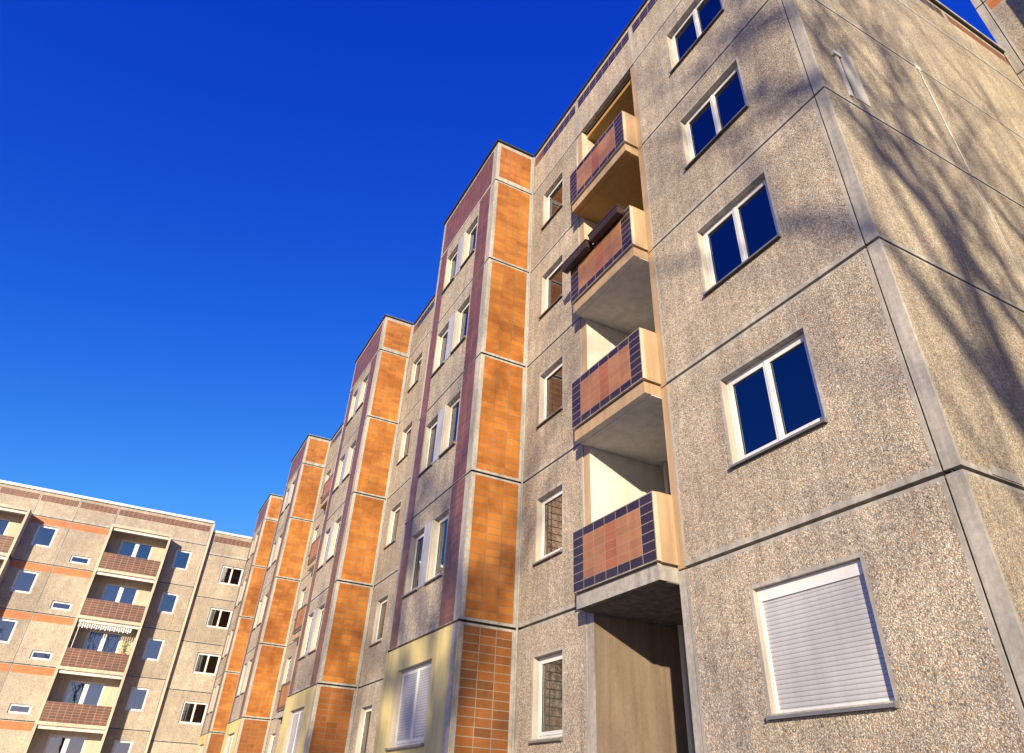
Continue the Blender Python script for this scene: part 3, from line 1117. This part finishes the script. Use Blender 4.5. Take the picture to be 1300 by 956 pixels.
# recessed block continuing behind the towers
RX = -48.45
FRt = Face((RX, 0, 0), (0, 1, 0))
BR = BR_
mb = MB()
DR = -.10
for k in range(5):
    kz = k * H + DR
    h = (-2.03, -.58, kz + 1.03, kz + 2.25)
    lpanel(mb, FRt, -3.27, -3.10, k, DZ=DR)
    lpanel(mb, FRt, -3.10, -.02, k, [h], DZ=DR)
    lpanel(mb, FRt, -.0, 3.4, k, DZ=DR)
    cu = {4: ('curtain_grey', .22, 1), 3: ('curtain_red', .2, .8), 2: ('curtain_grey', .15, .95), 1: ('curtain', .1, .9)}.get(k)
    window(BR, FRt, *h, leaves=2, sill=False, depth=.1, curtain=cu)
for a0, a1 in ((-3.27, -3.10), (-3.10, -.02), (0, 3.4)):
    lpar(mb, FRt, a0, a1, 14.0 + DR, 15.42)
mb.box(RX - 9, RX - .5, -3.25, 3.3, -.5, 15.19, 'room_darkness')
mb.build('wall', BR)
c = MB()
c.box(RX - .28, RX + .07, -3.24, 3.4, 15.42, 15.57, 'roof_sheet')
c.build('coping', BR)
c = MB()
c.box(RX - 9, RX - .29, -3.25, 3.4, 15.2, 15.3, 'bitumen')
c.build('roof', BR)
c = MB()
c.box(RX - 9, RX - .05, -3.25, 3.4, -1.5, -.61, 'concrete_dark')
c.build('plinth', BR)

# ------------------------------------------------------------------ taller block stepping forward at the far right
AY = 8.2
FA = Face((0, AY, 0), (1, 0, 0))
BA = thing('apartment_block', 'taller block abutting the gable in the upper right corner, mostly in shade', 'apartment block')
mb = MB()
J = [3.5 + 2.8 * i for i in range(-1, 6)]     # .7 ... 17.5
Jb = [-.8] + J
for i in range(len(Jb) - 1):
    z0, z1 = Jb[i], Jb[i + 1]
    panel(mb, FA, .19, .375, z0, z1, border=0, mat='concrete', gv=.004)
    panel(mb, FA, .385, 2.55, z0, z1, mat='aggregate', border=.05, zones=[(.44, 2.5, z1 - .42, z1 - .06, 'orange_band')])
    hh = (3.5, 5.2, z0 + .5, z0 + 2.3)
    panel(mb, FA, 2.55, 6.25, z0, z1, mat='cream_light', border=0, holes=[hh] if i > 0 else [])
    if i > 0:
        window(BA, FA, *hh, leaves=2, sill=False, depth=.06)
    h2 = (7.2, 8.5, z0 + 1.0, z0 + 2.3)
    panel(mb, FA, 6.25, 9.8, z0, z1, mat='aggregate', border=.05, holes=[h2] if i > 0 else [])
    if i > 0:
        window(BA, FA, *h2, leaves=2)
for a0, a1 in ((.19, .375), (.385, 2.55), (2.55, 6.25), (6.25, 9.8)):
    panel(mb, FA, a0, a1, 17.5, 19.1, mat='aggregate' if a0 > .3 else 'concrete', border=.04 if a0 > .3 else 0,
          zones=[(a0 + .06, a1 - .06, 18.5, 18.9, 'brown_tile_far')] if a0 > .3 else [])
mb.box(.3, 9.7, AY + .5, AY + 10, -.8, 18.9, 'room_darkness')
mb.box(.19, .30, AY + .17, AY + 10, -.8, 19.1, 'aggregate')
mb.box(9.7, 9.8, AY + .17, AY + 10, -.8, 19.1, 'aggregate')
mb.box(.3, 9.7, AY + 10.0, AY + 10.1, -.8, 19.1, 'aggregate')
mb.build('wall', BA)
c = MB()
c.box(.14, 9.85, AY - .05, AY + .3, 19.1, 19.2, 'roof_sheet')
c.build('coping', BA)
c = MB()
c.box(.2, 9.8, AY + .31, AY + 10, 18.91, 19.0, 'bitumen')
c.build('roof', BA)
c = MB()
c.box(.22, 9.75, AY + .03, AY + 9.9, -1.5, -.81, 'concrete_dark')
c.build('plinth', BA)
balcony_stack(BA, FA, 2.5, 6.2, 6, .7)


# ------------------------------------------------------------------ bare trees behind the camera (their shadows fall on the gable)
def tree(x, y, h, seed, label, lean=(-.12, -.10), fat=1.0):
    o = thing('bare_tree', label, 'tree', (x, y, -1.5), 'bare winter trees in a row outside the frame')
    rr = random.Random(seed)
    trunk, crown = MB(), MB()
    bias = Vector((lean[0], lean[1], .9)).normalized()

    def grow(p, d, L, r, depth, mb):
        n = 4
        q = p
        for i in range(n):
            j = .05 if depth == 0 else .13
            d = (d + Vector((rr.uniform(-1, 1), rr.uniform(-1, 1), rr.uniform(-.3, .4))) * j + bias * (.10 if depth < 4 else 0)).normalized()
            q2 = q + d * L / n
            ra, rb = r * (1 - .3 * i / n), r * (1 - .3 * (i + 1) / n)
            mb.tube(q, q2, ra, rb, 'bark', 10 if depth == 0 else (6 if depth < 3 else 4))
            if depth and depth < 4 and i > 0 and rr.random() < .5:
                side = (d + Vector((rr.uniform(-1, 1), rr.uniform(-1, 1), rr.uniform(-.1, .4))) * .8).normalized()
                grow(q2, side, L * .5, rb * .45, depth + 2, crown)
            q = q2
        if depth < 5:
            k = 3 if depth < 1 else 2
            for j in range(k):
                a = 6.28 * (j + rr.random() * .5) / k
                sp = .42 if depth < 2 else .62
                side = (d + Vector((math.cos(a), math.sin(a), .1)) * sp * rr.uniform(.5, 1)).normalized()
                grow(q, side, L * rr.uniform(.66, .85), r * .7 * rr.uniform(.72, .92), depth + 1, crown)
    grow(Vector((0, 0, -.05)), Vector((lean[0], lean[1], 1)).normalized(), h * .24, h * .013 * fat, 0, trunk)
    top = max(v[2] for v in crown.v)
    k = h / top
    for mb_ in (trunk, crown):
        mb_.v = [(v[0] * k, v[1] * k, v[2] * k) for v in mb_.v]
    trunk.build('trunk', o, smooth=True)
    crown.build('crown', o)


def at_gable(gy, t):
    return (.18 + 1.45 * t, gy - t)


def at_front(fx, t):
    return (fx + 1.45 * t, -t)


tree(*at_gable(5.2, 18), 24, 4, 'bare tree casting its branch shadows on the near edge of the gable', fat=.95)
tree(*at_gable(7.6, 17), 25, 11, 'tallest bare tree, casting its shadows on the middle of the gable', fat=.85)
tree(*at_front(-1.0, 30), 20, 23, 'bare tree shading the window column beside the building corner', fat=.55)
tree(*at_front(-6.6, 22), 20.5, 31, 'bare tree casting its shadow on the first stair tower', fat=1.35)
tree(*at_front(-15.5, 26), 19.5, 47, 'bare tree farthest along the row, shading the second stair tower', fat=1.5)
